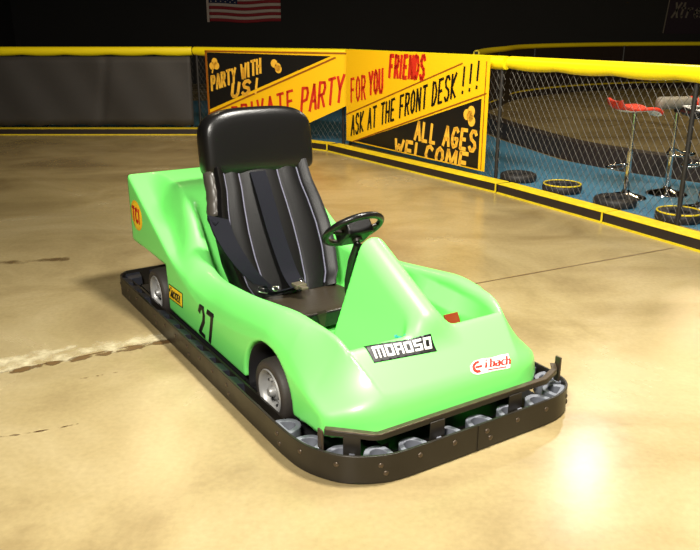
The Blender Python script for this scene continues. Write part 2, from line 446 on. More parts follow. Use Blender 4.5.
#@DECALS
# ------------------------------------------------------------------ bumper
left = [(-.583,2.25),(-.583,1.7),(-.583,1.1),(-.585,.55),(-.583,.33),(-.566,.214),(-.52,.12),(-.468,.065),(-.40,.026),(-.33,.006),(-.2,0)]
right = [(.2,0),(.38,.002),(.46,.014),(.525,.045),(.565,.095),(.580,.17),(.583,.30),(.583,1.1),(.583,1.7),(.583,2.25),(.575,2.36),(.54,2.425),(.46,2.45)]
outline = [(p.x, p.y) for p in catmull([(x, y, 0) for x, y in left + right + [(0,2.452),(-.46,2.45),(-.54,2.43),(-.577,2.37)]], 5, True)]
def offset_path(path, d):
    m = len(path); out = []
    for i in range(m):
        a, b = Vector(path[(i-1) % m]), Vector(path[(i+1) % m]); t = (b - a).normalized(); out.append((path[i][0] - t.y * d, path[i][1] + t.x * d))
    return out
# travel is counter-clockwise seen from above, so inwards is to the left
bumper = MB().band(outline, .004, .108, .010).obj('bumper_band', M['steel'], kart, smooth=30, bevel=.0015)
bumper['label'] = 'worn black steel bumper band running round the kart'
inner = offset_path(outline, .104)
inner = offset_path(outline, .066)
for sx in (-1, 1):
    ip = [p for p in inner if p[0] * sx > .3 and .42 < p[1] < 2.34]
    MB().band(ip, .035, .080, .004, False).obj('inner_rail', M['steel'], kart, smooth=30)
pan = MB().prism(offset_path(outline, .112), .012, Matrix.Translation((0, 0, .03))).obj('floor_pan', M['pan'], kart)
# hollow rubber blocks between band and inner rail
L = [0]
for i in range(len(outline)):
    a, b = Vector(outline[i]), Vector(outline[(i+1) % len(outline)]); L.append(L[-1] + (b - a).length)
def on_outline(s, d=0):
    s %= L[-1]
    k = max(i for i in range(len(outline)) if L[i] <= s); a, b = Vector(outline[k]), Vector(outline[(k+1) % len(outline)])
    t = (b - a).normalized(); p = a + t * (s - L[k]); n = Vector((-t.y, t.x)); return p + n * d, t, n
def block_mesh(mb):
    # D-shaped ring, flat side on the band (y=0) and arch inwards
    W, D, th = .054, .084, .020
    o = [(-W, 0), (W, 0), (W*.98, D*.35)] + [(W*.92*math.cos(a), D*.35 + D*.65*math.sin(a)) for a in np.linspace(.25, PI-.25, 11)] + [(-W*.98, D*.35)]
    i = [(-W+th, th), (W-th, th), (W*.98-th, D*.35)] + [((W*.92-th)*math.cos(a), D*.35 + (D*.65-th)*math.sin(a)) for a in np.linspace(.25, PI-.25, 11)] + [(-W*.98+th, D*.35)]
    n = len(o); V = [(x, y, z) for z in (0, .062) for x, y in o] + [(x, y, z) for z in (0, .062) for x, y in i]
    F = []
    for k in range(n):
        j = (k+1) % n
        F += [(k, j, n+j, n+k), (2*n+j, 2*n+k, 3*n+k, 3*n+j), (n+k, n+j, 3*n+j, 3*n+k), (j, k, 2*n+k, 2*n+j)]
    mb.add(V, F); mb.add([(x*.9, y*.9+.005, .006) for x, y in i], [tuple(range(n))])
    return mb
b_dusty = block_mesh(MB()).obj('bumper_block', M['dusty'], kart, smooth=40, bevel=.003)
def wedge_mesh(mb):
    V = [(-.046,0,0),(.046,0,0),(.042,.055,0),(-.042,.055,0),(-.046,0,.066),(.046,0,.066),(.038,.055,.050),(-.038,.055,.050)]
    mb.add(V, [(3,2,1,0),(4,5,6,7),(0,1,5,4),(1,2,6,5),(2,3,7,6),(3,0,4,7)])
    return mb
b_dark = wedge_mesh(MB()).obj('bumper_block', M['darkblock'], kart, smooth=40, bevel=.003)
b_dusty['label'] = 'dusty grey hollow rubber block'
bolt0 = MB().lathe([(0, .004), (.006, .004), (.009, .002), (.010, 0), (0, 0)], 12, Matrix.Rotation(PI/2, 4, 'X')).obj('bolt', M['bartop'], bumper, smooth=40)
s_start = 2.25 - .03   # where the left front corner begins along the outline
n_blk = 46; first = {0: b_dusty, 1: b_dark}; used = set(); usedb = False
for k in range(n_blk):
    s = (k + .35) * L[-1] / n_blk; p, t, n = on_outline(s, .0105)
    kind = 0 if (p.y < .42) else 1
    if abs(p.x) > .5 and (abs(p.y - .60) < .11 or abs(p.y - 1.915) < .10): continue
    src = first[kind]
    o = src if kind not in used else src.copy()
    if kind in used: COL.objects.link(o); o.parent = kart
    used.add(kind)
    o.location = (p.x, p.y, .030 if kind == 0 else .026); o.rotation_euler = (0, 0, math.atan2(t.y, t.x))
    q, t, n = on_outline(s, -.0002)
    for dz, ds in ((.072, 0), (.04, .018)):
        if ds and k % 3: continue
        q, t, n = on_outline(s + ds, -.0002)
        bo = bolt0 if not usedb else bolt0.copy()
        if usedb: COL.objects.link(bo); bo.parent = bumper
        usedb = True
        bo.location = (q.x, q.y, dz); bo.rotation_euler = (0, 0, math.atan2(t.y, t.x))
# seam plate in the front of the band
MB().box(.020, .026, -.003, .001, .006, .107).box(-.03, .07, .0105, .014, .01, .1).obj('joining_plate', M['steel'], bumper)
# raised front bar
barpts = [(-.515, .172), (-.49, .15), (-.395, .055), (-.37, .043), (.40, .043), (.43, .055), (.50, .085), (.535, .125)]
bar = MB().band(barpts, .150, .168, .006, False).obj('front_bar', M['steel'], kart, smooth=30, bevel=.001)
MB().band([(x, y) for x, y in barpts], .168, .173, .022, False).obj('bar_top', M['bartop'], bar, smooth=30, bevel=.001)['label'] = 'scuffed top flange of the front bar'
for x in (-.135, .235): MB().box(x-.032, x+.032, .037, .043, .06, .155).box(x-.032, x+.032, .011, .040, .058, .064).obj('bracket', M['steel'], bar, bevel=.002)
MB().box(-.030, .030, -.003, .003, .06, .155, Matrix.Translation((-.445, .108, 0)) @ Matrix.Rotation(-.76, 4, 'Z')).box(-.030, .030, -.045, .0, .058, .064, Matrix.Translation((-.445, .108, 0)) @ Matrix.Rotation(-.76, 4, 'Z')).obj('bracket', M['steel'], bar, bevel=.002)
MB().box(.532, .541, .10, .128, .10, .205).obj('end_tab', M['bartop'], bar, bevel=.002)
MB().box(-.528, -.520, .165, .195, .10, .172).obj('end_tab', M['bartop'], bar, bevel=.002)

# ------------------------------------------------------------------ wheels
def wheel(x, y, side, name='wheel'):
    T = Matrix.Rotation(-side * PI/2, 4, 'Y') if False else Matrix.Rotation(PI/2 * side, 4, 'Y')
    # height axis points outwards (side=-1 is the left side of the photo)
    t = MB().lathe([(.084, -.05), (.10, -.058), (.120, -.056), (.127, -.044), (.130, -.02), (.130, .02), (.127, .044), (.120, .056), (.104, .060), (.090, .054), (.084, .045)], 48, T, closed=True).obj('wheel', M['tyre'], kart, smooth=50)
    t.location = (x, y, .130)
    t['label'] = 'small black rubber tyre on a silver rim'
    r = MB().lathe([(.084, -.045), (.084, .046), (.092, .054), (.088, .059), (.080, .052), (.076, .044), (.073, .028), (.060, .020), (.036, .024), (.030, .034), (0, .034)], 48, T).obj('rim', M['silver'], t, smooth=40)
    h = MB().lathe([(0, .060), (.015, .060), (.019, .054), (.020, .036), (.034, .034), (.034, .024)], 24, T).obj('hub', M['silver'], t, smooth=40)
    for k in range(4):
        a = PI/4 + k*PI/2
        MB().lathe([(0, .036), (.006, .036), (.0075, .022)], 8, T @ Matrix.Translation((.046*math.cos(a), .046*math.sin(a), 0))).obj('wheel_nut', M['silver'], t, smooth=40)
    ring = MB()
    for k in range(10):
        a = k*PI/5
        MB().lathe([(0, .027), (.006, .027), (.006, .018)], 10, T @ Matrix.Translation((.066*math.cos(a), .066*math.sin(a), .001))).obj('rim_hole', M['black'], t)
for sx in (-1, 1):
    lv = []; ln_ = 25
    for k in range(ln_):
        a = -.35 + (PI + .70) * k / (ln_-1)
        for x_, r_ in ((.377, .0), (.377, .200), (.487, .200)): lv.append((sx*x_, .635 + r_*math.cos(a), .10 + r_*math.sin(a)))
    o = MB().add(lv, [(k*3+j, (k+1)*3+j, (k+1)*3+j+1, k*3+j+1) for k in range(ln_-1) for j in (0, 1)]).obj('arch_shade_liner', M['pan'], kart, smooth=40)  # black liner added so the arch opening looks deeply shaded
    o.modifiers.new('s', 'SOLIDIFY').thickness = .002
for y in (.587, 1.915):
    wheel(-.458, y, -1); wheel(.458, y, 1)
MB().tube([(-.40, 1.915, .13), (.40, 1.915, .13)], .015, 12).obj('rear_axle', M['steel'], kart, smooth=40)
MB().tube([(-.39, .60, .13), (.39, .60, .13)], .012, 12).obj('front_axle', M['steel'], kart, smooth=40)
eng = MB().box(-.28, .30, 1.82, 2.26, .045, .26).obj('engine_cover', M['pan'], kart, bevel=.02)
eng['label'] = 'black engine housing under the tail'
for x in (-.30, .30): MB().box(x-.015, x+.015, .12, 2.33, .042, .075).obj('chassis_rail', M['steel'], kart)
for x in (-.44, .44): MB().box(x-.05, x+.06 if x < 0 else x+.05, .90, 1.70, .042, .060).obj('side_step', M['pan'], kart)

# ------------------------------------------------------------------ seat
B0 = Vector((0, 1.405, .20)); B1 = Vector((0, 1.70, .76)); BU = (B1 - B0).normalized(); BN = Vector((0, -BU.z, BU.y))  # BN faces the driver
def halfw(v): return float(np.interp(v, [0, .08, .3, .5, .7, .85, 1, 1.1], [.255, .285, .308, .308, .290, .268, .262, .26]))
ribs = [-.205, -.125, .085, .195]
def seat_front(u, v):
    x = u * halfw(v); edges = [-halfw(v)] + [r * halfw(v) / .26 for r in ribs] + [halfw(v)]
    d = 0
    for a, b in zip(edges, edges[1:]):
        if a <= x <= b: d = .014 * (max(0, 1 - ((x - (a+b)/2) / ((b-a)/2)) ** 2)) ** .6
    bol = .045 * max(0, (abs(u) - .72) / .28) ** 1.5
    return B0 + BU * (v * (B1 - B0).length) + Vector((x, 0, 0)) + BN * (.03 + d + bol - .05 * max(0, (abs(u) - .93) / .07) ** 2)
NU, NV = 72, 30
Vs = []; Fs = []
for j in range(NV + 1):
    v = j / NV * 1.06 - .03
    for i in range(NU + 1): Vs.append(seat_front(i / NU * 2 - 1, v))
for j in range(NV + 1):
    v = j / NV * 1.06 - .03
    for i in range(NU + 1):
        u = i / NU * 2 - 1; Vs.append(B0 + BU * (v * (B1 - B0).length) + Vector((u * halfw(v) * .97, 0, 0)) - BN * .035)
W1 = NU + 1; K = W1 * (NV + 1)
for j in range(NV):
    for i in range(NU):
        a = j*W1+i; Fs += [(a, a+1, a+1+W1, a+W1), (K+a, K+a+W1, K+a+1+W1, K+a+1)]
    a = j*W1; Fs += [(a, a+W1, K+a+W1, K+a), (a+NU, K+a+NU, K+a+NU+W1, a+NU+W1)]
for i in range(NU): Fs += [(i, K+i, K+i+1, i+1), (NV*W1+i, NV*W1+i+1, K+NV*W1+i+1, K+NV*W1+i)]
sb = MB().add(Vs, Fs).obj('seat_back', M['seatvinyl'], kart, smooth=50)
sb['label'] = 'black vinyl seat back with upright ribs'
for r in ribs:
    pts = []
    for k in range(25):
        v = k / 24 * 1.0; u = r / .26
        pts.append(seat_front(u, v) + BN * .003)
    MB().tube(pts, .0042, 8).obj('piping', M['piping'], sb, smooth=60)
for sx in (-1, 1): # creased side flaps at the top corners of the seat
    fl = MB()
    P = []
    for k in range(12):
        v = .66 + k / 11 * (.36 if sx < 0 else .26); c = B0 + BU * (v * (B1-B0).length)
        for a in range(7):
            an = a / 6 * PI; P.append(c + Vector((sx * (halfw(v) * .95 + (.05 if sx < 0 else .02) * math.sin(an) + .002*math.sin(k*1.9+a)), 0, 0)) + BN * (.045 * math.cos(an) + .002*math.sin(k*2.3)))
    fl.add(P, [(k*7+a, k*7+a+1, (k+1)*7+a+1, (k+1)*7+a) for k in range(11) for a in range(6)])
    o = fl.obj('side_flap', M['flap' if sx < 0 else 'seatvinyl'], sb, smooth=60)
    so = o.modifiers.new('s', 'SOLIDIFY'); so.thickness = .006
# headrest: one big padded block
def headrest():
    bm = bmesh.new()
    out = []
    W, Hh = .298, .168
    for k in range(96):
        a = 2*PI*k/96; c, s = math.cos(a), math.sin(a); e = .62 if s > 0 else .16
        x = W * math.copysign(abs(c) ** (e if s > 0 else .20), c); z = Hh * math.copysign(abs(s) ** (e if s > 0 else .20), s)
        out.append((x, z))
    mb = MB(); V = []
    lay = [(-.06, .97), (-.056, .99), (-.03, 1), (.03, 1), (.048, .985), (.060, .94), (.067, .86), (.0695, .78), (.071, .70)]
    for d, s in lay:
        for x, z in out:
            xx = x * (1 - (1 - s) * .32 / W); zz = z * (1 - (1 - s) * .32 / Hh)
            V.append((xx, -d, zz))
    n = 96; F = [(i*n+k, i*n+(k+1)%n, (i+1)*n+(k+1)%n, (i+1)*n+k) for i in range(len(lay)-1) for k in range(n)]
    V += [(0, .06, 0), (0, -.073, 0)]; a = len(lay)*n
    F += [(a, (k+1)%n, k) for k in range(n)] + [(a+1, a-n+k, a-n+(k+1)%n) for k in range(n)]
    return mb.add(V, F).obj('headrest', M['vinyl'], kart, smooth=60)
hr = headrest(); hr.location = (.012, 1.735, .908); hr.rotation_euler = (math.radians(-6), 0, 0)
hr['label'] = 'large rounded black vinyl headrest pad'
hp = MB()
for x in (-.15, .15): hp.box(x-.02, x+.02, 1.775, 1.80, .62, .84)
hp.obj('headrest_bracket', M['steel'], kart)
# seat base with a folded front edge
cu = MB(); Vc = []
ys = np.linspace(1.0, 1.44, 16); xsx = np.linspace(-.265, .265, 21)
for y in ys:
    for x in xsx:
        z = .232 - .035 * (y - 1.0) / .44 + .006 * math.cos(x * 12) - .012 * math.exp(-((x) / .1) ** 2) + (-.006 if y < 1.01 else 0)
        Vc.append((x, y, z))
for y in ys:
    for x in xsx: Vc.append((x, y, .150))
n1 = 21; Kc = 21*16; F = []
for j in range(15):
    for i in range(20): a = j*n1+i; F += [(a, a+1, a+1+n1, a+n1), (Kc+a, Kc+a+n1, Kc+a+1+n1, Kc+a+1)]
    a = j*n1; F += [(a, a+n1, Kc+a+n1, Kc+a), (a+20, Kc+a+20, Kc+a+20+n1, a+20+n1)]
for i in range(20): F += [(i, Kc+i, Kc+i+1, i+1), (15*n1+i, 15*n1+i+1, Kc+15*n1+i+1, Kc+15*n1+i)]
cush = cu.add(Vc, F).obj('seat_cushion', M['vinyl_worn'], kart, smooth=40, bevel=.006)
cush['label'] = 'worn brownish black vinyl seat base'
ft = MB().box(-.262, .262, .985, .999, .155, .222).obj('front_flap', M['vinyl'], cush, bevel=.004)
MB().add([(-.075,.982,.224),(-.025,.982,.224),(-.04,.978,.155),(-.060,.976,.165),(-.075,.99,.235),(-.025,.99,.235)], [(0,1,2,3),(4,5,1,0)]).obj('torn_corner', M['vinyl_worn'], cush)

# ------------------------------------------------------------------ belts
def ribbon(pts, wdir, w, th=.004):
    P = catmull(pts, 6); V = []
    for i, p in enumerate(P):
        d = wdir(i / (len(P)-1)) if callable(wdir) else Vector(wdir)
        t = (P[min(i+1, len(P)-1)] - P[max(0, i-1)]).normalized(); n = t.cross(d).normalized()
        V += [p - d*w/2, p + d*w/2, p + d*w/2 + n*th, p - d*w/2 + n*th]
    F = [(i*4+k, (i+1)*4+k, (i+1)*4+(k+1)%4, i*4+(k+1)%4) for i in range(len(P)-1) for k in range(4)] + [(0,1,2,3), (len(P)*4-1, len(P)*4-2, len(P)*4-3, len(P)*4-4)]
    return MB().add(V, F)
def onseat(x, v, up=.03):
    return B0 + BU * (v * (B1-B0).length) + Vector((x, 0, 0)) + BN * (.05 + up)
cb = ribbon([onseat(-.03, .97, -.005), onseat(-.028, .8, .008), onseat(-.022, .5, .010), onseat(-.01, .25, .012), onseat(.0, .10, .02), (.0, 1.30, .25)], (1, 0, 0), .085, .006).obj('seat_belt', M['strap'], kart, smooth=40)
cb['label'] = 'dark webbing strap down the middle of the seat'
lp = ribbon([onseat(-.315, .62, .045), onseat(-.31, .48, .055), onseat(-.285, .33, .065), onseat(-.235, .18, .06), onseat(-.17, .06, .045)], Vector((.93, -.15, -.3)).normalized(), .105, .014).obj('lap_belt_pad', M['strap'], kart, smooth=40)
lp['label'] = 'wide navy lap belt pad on the left of the seat'
MB().tube([onseat(-.345, .63, .03), onseat(-.35, .60, .05), onseat(-.33, .57, .06)], .016, 10).obj('belt_anchor', M['strap'], lp, smooth=60)
lb = ribbon([onseat(-.16, .06, .04), (-.13, 1.33, .235), (-.06, 1.31, .242), (-.01, 1.30, .25)], (0, -.8, .6), .045, .004).obj('lap_belt', M['strap'], kart, smooth=40)
bk = MB().box(-.030, .030, 1.262, 1.318, .250, .272).box(-.018, .018, 1.225, 1.262, .254, .268).obj('buckle', M['buckle'], lb, bevel=.004)
bk['label'] = 'scratched metal buckle'
for (x, y, z, rz) in ((-.11, 1.32, .255, .4), (-.165, 1.35, .248, -.5), (.045, 1.34, .262, .9)):
    o = MB().tube([(-.02,-.012,0),(.02,-.012,0),(.024,.0,0),(.02,.012,0),(-.02,.012,0),(-.024,0,0)], .0045, 8, closed=True).obj('strap_adjuster', M['chrome'], lb, smooth=60)
    o.location = (x, y, z); o.rotation_euler = (.7, .2, rz)

# ------------------------------------------------------------------ steering
sc_ = Vector((0, .80, .652)); ax_ = Vector((0, .64, .77)).normalized()   # wheel faces up and back
Rm = ax_.to_track_quat('Z', 'Y').to_matrix().to_4x4(); Tm = Matrix.Translation(sc_) @ Rm
sw = MB().tube([Tm @ Vector((.124*math.cos(a), .124*math.sin(a), 0)) for a in np.linspace(0, 2*PI, 49)[:-1]], .0145, 12, closed=True).obj('steering_wheel', M['vinyl'], kart, smooth=60)
sw['label'] = 'small black steering wheel with a square hub pad'
for an in (0.15, PI-.15, PI*1.5):
    a = Tm @ Vector((.02*math.cos(an), .02*math.sin(an), -.012)); b = Tm @ Vector((.122*math.cos(an), .122*math.sin(an), 0))
    MB().tube([a, (a+b)/2 - ax_*.004, b], [.012, .011, .009], 8).obj('spoke', M['steel'], sw, smooth=60)
hubp = MB().box(-.062, .062, -.058, .058, -.045, .028, Tm).obj('hub_pad', M['vinyl'], sw, bevel=.010, seg=3)
MB().box(-.022, .022, -.010, .024, .030, .034, Tm).obj('badge', M['piping'], sw, bevel=.003)
e0 = sc_ - ax_ * .01
MB().tube([e0, Vector((0, .70, .50)), Vector((0, .52, .30)), Vector((0, .34, .14))], .012, 12).tube([e0, e0 - ax_*.05], .022, 12).obj('steering_column', M['steel'], kart, smooth=60)
# linkage bracket hanging under the wheel
MB().tube([(-.01, .745, .60), (-.015, .77, .52), (-.02, .80, .43), (-.012, .80, .38)], [.020, .026, .020, .028], 8).tube([(-.02,.80,.40),(.0,.76,.36),(0,.70,.34)], .01, 8).obj('column_boot', M['vinyl'], kart, smooth=60)
# pedals
for x, m, dz in ((.245, 'pedal', .038), (-.26, 'steel', -.04)):
    p_ = MB().box(x-.035, x+.035, -.006, .006, -.05, .05, Matrix.Translation((0, .42, .26 + dz)) @ Matrix.Rotation(-.5, 4, 'X')).tube([(x, .41, .24 + dz), (x, .36, .14)], .007, 8).obj('pedal', M[m], kart, bevel=.002)
    if m == 'pedal': p_['label'] = 'red brown pedal plate in the right footwell'
# ------------------------------------------------------------------ stickers and numbers (they lie on the body shell)
SD = (1, 0, 0)
num = Decal([(-.6,1.352,.100), (-.6,1.155,.100), (-.6,1.145,.250), (-.6,1.335,.250)], SD)
for k, ch in enumerate('27'):
    num.mesh('race_number', [[(px, py) for px, py in q] for q in stroke_polys(ch, .06 + .5*k, .04, .92, .36, 0, .15, italic=0)], M['black'], .0012, label='black digit %s on the left flank' % {'2':'two','7':'seven'}[ch])
ac = Decal([(-.6,1.756,.150), (-.6,1.552,.158), (-.6,1.540,.238), (-.6,1.738,.232)], SD)
ac.mesh('sticker', [(0, 0, 1, 1)], M['black'], .001, label='black edged orange rectangular sticker with a brand word')
ac.mesh('sticker_face', [(.04, .06, .96, .94)], M['decalyellow'], .0020)
ac.mesh('sticker_lettering', stroke_polys('ACCEL', .18, .24, .46, .105, .04, .075, italic=.12) + [circle(.11, .62, .05, .12, 10), circle(.20, .82, .04, .09, 10)], M['black'], .0030)
tq = Decal([(-.6,2.290,.405), (-.6,2.100,.405), (-.6,2.100,.570), (-.6,2.290,.570)], SD)
tq.mesh('sticker', [circle(.5, .5, .5, .5, 28)], M['orange'], .001, label='round yellow sticker with red letters')
tq.mesh('sticker_face', [circle(.5, .5, .44, .44, 28)], M['decalyellow'], .0020)
tq.mesh('sticker_lettering', stroke_polys('TCI', .16, .28, .46, .21, .07, .11, italic=.05), M['red'], .0030)
HD = (0, .62, -.78)
mo = Decal([(-.292,.184,.38), (-.026,.158,.38), (-.014,.206,.42), (-.282,.246,.42)], HD)
mo.mesh('sticker', [[(.02, 0), (1.02, 0), (.965, 1), (-.03, 1)]], M['black'], .001, label='black bar sticker with white block capitals')
def block(ch, x, w, y0=.2, y1=.86):
    h = y1 - y0; t = w * (.2 if ch == 'M' else .27); s = h * .22; b = []
    if ch == 'M': b = [(0,0,t,h), (0,h-s,w,h), ((w-t*.8)/2,0,(w+t*.8)/2,h), (w-t,0,w,h)]
    if ch == 'O': b = [(0,0,t,h), (w-t,0,w,h), (0,0,w,s), (0,h-s,w,h)]
    if ch == 'R': b = [(0,0,t,h), (0,h-s,w,h), (w-t,0,w,h), (0,h*.36,w,h*.36+s*.7)]
    if ch == 'S': b = [(0,0,w,s), (w-t,0,w,h*.58), (0,h*.40,w,h*.60), (0,h*.42,t,h), (0,h-s,w,h)]
    return [[(x+a, y0+c), (x+d, y0+c), (x+d, y0+e), (x+a, y0+e)] for a, c, d, e in b]
P = []; cx = .06
for ch in 'MOROSO':
    w_ = .165 if ch == 'M' else .122; P += block(ch, cx, w_); cx += w_ + .024
mo.mesh('sticker_lettering', P, M['white'], .0020)
ed = (0, .8, -.6)
ei = Decal([(.062,.104,.246), (.258,.096,.228), (.272,.128,.278), (.092,.142,.292)], ed)
ei.mesh('sticker', [[(.0,.30),(.06,.1),(.16,0),(.5,.05),(.97,.05),(1,.5),(1,.98),(.82,.98),(.55,.9),(.3,.92),(.1,.85),(.0,.6)]], M['white'], .001, label='white cut-out sticker with a red word')
arc = []
for k in range(12):
    a0, a1 = math.radians(75 + k*18), math.radians(75 + (k+1)*18)
    f_ = lambda a, r: (.19 + r*.15*math.cos(a), .47 + r*.36*math.sin(a))
    arc.append([f_(a0,1), f_(a1,1), f_(a1,.56), f_(a0,.56)])
ei.mesh('sticker_lettering', arc + [[(.12,.40),(.28,.40),(.28,.54),(.12,.54)]], M['red'], .0020)
G.update({'i': [[(.2,0),(.2,.62)],[(.2,.85),(.2,.95)]], 'b': [[(0,0),(0,1)],[(0,.05),(.6,.05),(.7,.3),(.6,.6),(0,.6)]], 'a': [[(.1,.6),(.6,.6),(.68,.45),(.68,0),(.1,0),(.02,.17),(.1,.34),(.68,.34)]],
          'c': [[(.7,.55),(.3,.62),(.05,.4),(.05,.2),(.3,0),(.7,.07)]], 'h': [[(0,0),(0,1)],[(0,.55),(.5,.6),(.65,.4),(.65,0)]],
          'm': [[(0,0),(0,.6)],[(0,.5),(.3,.6),(.42,.45),(.42,0)],[(.42,.45),(.75,.6),(.85,.4),(.85,0)]], 'n': [[(0,0),(0,.6)],[(0,.5),(.45,.6),(.6,.4),(.6,0)]]})
ei.mesh('sticker_lettering', stroke_polys('ibach', .34, .34, .50, .125, .010, .055, italic=.1, slope=0) + [(.40,.16,.86,.22)], M['red'], .0020)
te = Decal([(-.150,.262,.45), (-.105,.256,.45), (-.103,.266,.45), (-.147,.272,.45)], (0, .3, -1))
te.mesh('sticker', [(0, 0, 1, 1)], M['teal'], .001, label='tiny teal sticker at the foot of the cowl')
# ------------------------------------------------------------------ floor marks
film('trim_1', [(-4.6,1.3),(-1.55,3.0),(-.93,3.35),(.81,4.24),(2.25,4.97)], .016, .0012, patchy('floor_joint', (96, 70, 38), .18, nscale=6), None, None, 160)
pale = patchy('worn_white_paint', (218, 206, 168), .34, (1, 1, 1), 12, .4, .3)
film('trim_2', [(-2.4,2.58),(-1.55,3.08),(-1.2,3.26),(-.80,3.46)], lambda u: .42 - .22*u, .0016, pale, None, None, 60, 10)
film('trim_3', [(-2.4,2.50),(-1.55,2.98),(-1.2,3.17),(-.86,3.36)], lambda u: .10, .0020, patchy('crumbled_joint', (104, 80, 48), .40, nscale=14), None, None, 60, 10)
film('trim_4', [(-1.6,2.40),(-1.31,2.45),(-1.18,2.49),(-1.04,2.55)], .022, .0016, patchy('floor_crack', (84, 60, 34), .42, nscale=20), None, None, 60)
film('trim_5', [(-2.2,2.30),(-1.3,2.86),(-1.0,3.02)], .05, .0014, patchy('brown_scuff', (120, 86, 44), .52, nscale=16), None, None, 60)

film('trim_7', [(-2.45,4.60),(-2.15,4.65),(-1.85,4.72)], .16, .0014, patchy('brown_scuff', (92, 68, 36), .34, (1, 1, 1), 8, .4, .4), None, None, 60)
# blue painted walkway behind the barrier
bl = MB().prism([(-8.9,11.15),(-2.35,11.15),(.02,9.88),(1.62,7.25),(2.92,4.95),(4.95,1.25),(8.2,1.25),(4.6,5.9),(3.37,7.32),(2.86,7.87),(2.43,8.62),(2.05,10.24),(1.75,12),(1.5,16),(-8.9,16)], .003, Matrix.Translation((0,0,.0005))).obj('trim_6', M['blue'])
tag(bl, None, None, kind='structure')

# ------------------------------------------------------------------ kerbs
def kerb(a, b, label, name='barrier_kerb', h=.09, w=.16, group=None):
    a = Vector((*a, 0)); b = Vector((*b, 0)); L_ = (b - a).length; rz = math.atan2(b.y-a.y, b.x-a.x)
    e = empty(name, a, rz); tag(e, label, 'kerb', group)
    MB().box(0, L_, 0, w, 0, h-.006).obj('core', M['kerbblack'], e, bevel=.006)
    MB().box(0, L_, -.004, w+.002, h-.006, h).obj('top_strip', M['kerbyellow'], e, bevel=.002)
    MB().box(0, L_, -.012, 0, 0, .014).obj('bottom_strip', M['kerbyellow'], e)
    MB().box(L_-.012, L_+.002, -.006, .0, .012, h-.006).obj('end_strip', M['kerbyellow'], e)
    return e
# walked so that the track face is local -y
kerb((-6.6,10.72), (-2.12,10.72), 'black kerb with yellow edges under the long charcoal tarp fence')
kerb((-2.10,10.70), (-.28,9.25), 'black kerb with yellow edges below the private party sign')
kerb((-.265,9.22), (1.35,6.79), 'black and yellow kerb running below the front desk sign')
kerb((1.36,6.77), (1.97,5.66), 'black and yellow kerb from the front desk sign to the yellow seam below the red stool')
kerb((1.975,5.65), (4.33,1.15), 'black and yellow kerb nearest the bar stools at the right edge')
def far_kerb(pts, label, h=.2):
    P = catmull([(x, y, 0) for x, y in pts], 6)
    e = empty('barrier_kerb', (0, 0, 0)); tag(e, label, 'kerb')
    MB().band([(p.x, p.y) for p in P], 0, h-.02, .2, False).obj('core', M['kerbblack'], e)
    MB().band([(p.x, p.y) for p in P], h-.02, h, .2, False).obj('top_strip', M['kerbyellow'] if h < .2 else M['kerbblack'], e)
far_kerb([(8.0,2.6),(6.2,4.6),(4.4,6.35),(3.37,7.36),(2.88,7.91),(2.47,8.66),(2.09,10.26),(1.9,11.6)][::-1], 'dark low barrier of the inner track behind the bar stools', .22)
arc_pts = [(1.9,11.9),(2.3,13.2),(2.9,14.6),(3.6,16.2),(4.9,17.7),(6.7,18.9),(8.9,19.5),(11.5,19.8)]

# ------------------------------------------------------------------ fences
def post(e, x, h=1.12, r=.018): MB().tube([(x, 0, 0), (x, 0, h)], r, 10).obj('post', M['post'], e, smooth=40)
def padded_rail(e, L_, z=1.145, r=.055, sag=True, m='railpad'):
    mb = MB(); n = max(8, int(L_ / .06)); V = []; K_ = 14
    for i in range(n + 1):
        x = L_ * i / n
        for k in range(K_):
            a = 2*PI*k/K_ + PI/2; zz = math.sin(a) * r
            if zz < 0 and sag: zz *= 1.05 + .30 * abs(math.sin(x * PI / .62))   # cover hangs in shallow scallops between its ties
            V.append((x, math.cos(a) * r, z + zz))
    F = [(i*K_+k, i*K_+(k+1)%K_, (i+1)*K_+(k+1)%K_, (i+1)*K_+k) for i in range(n) for k in range(K_)] + [tuple(range(K_))[::-1], tuple(n*K_+k for k in range(K_))]
    return mb.add(V, F).obj('padded_rail', M[m], e, smooth=50)
def chainlink(e, x0, x1, z0, z1, cell=.072, r=.0019):
    mb = MB(); H_ = z1 - z0
    for sgn in (1, -1):
        k = -int(H_ / cell) - 1
        while x0 + k * cell < x1 + H_:
            a = x0 + k * cell
            pa, pb = ((a, z0), (a + H_*.72, z1)) if sgn > 0 else ((a + H_*.72, z0), (a, z1))
            pts = []
            for (xa, za) in (pa, pb): pts.append([xa, za])
            (xa, za), (xb, zb) = pts; 
            def cl(t): return xa + (xb-xa)*t, za + (zb-za)*t
            ta, tb = 0., 1.
            for lim, s_ in ((x0, 1), (x1, -1)):
                fa, fb = (xa-lim)*s_, (xb-lim)*s_
                if fa < 0 and fb < 0: ta = 2; break
                if fa < 0: ta = max(ta, fa/(fa-fb))
                if fb < 0: tb = min(tb, fa/(fa-fb))
            if ta < tb - .01:
                p, q = cl(ta), cl(tb); mb.tube([(p[0], sgn*.0018, p[1]), (q[0], sgn*.0018, q[1])], r, 4, caps=False)
            k += 1
    return mb.obj('wire_mesh', M['wire'], e)
def fence(a, b, label, posts, wire=True):
    a = Vector((*a, 0)); b = Vector((*b, 0)); L_ = (b - a).length
    e = empty('chain_link_fence', a, math.atan2(b.y-a.y, b.x-a.x)); tag(e, label, 'fence')
    for x in posts: post(e, x, 1.12)
    padded_rail(e, L_)
    if wire: chainlink(e, 0, L_, .04, 1.10)
    return e, L_
fence((-6.5,10.98), (-2.23,10.98), 'long fence with a thin yellow rail behind the charcoal tarp', (.05, 2.1, 4.2), True)
fence((-2.19,10.96), (-.04,9.82), 'short fence section carrying the private party sign', (.03, 2.38), True)
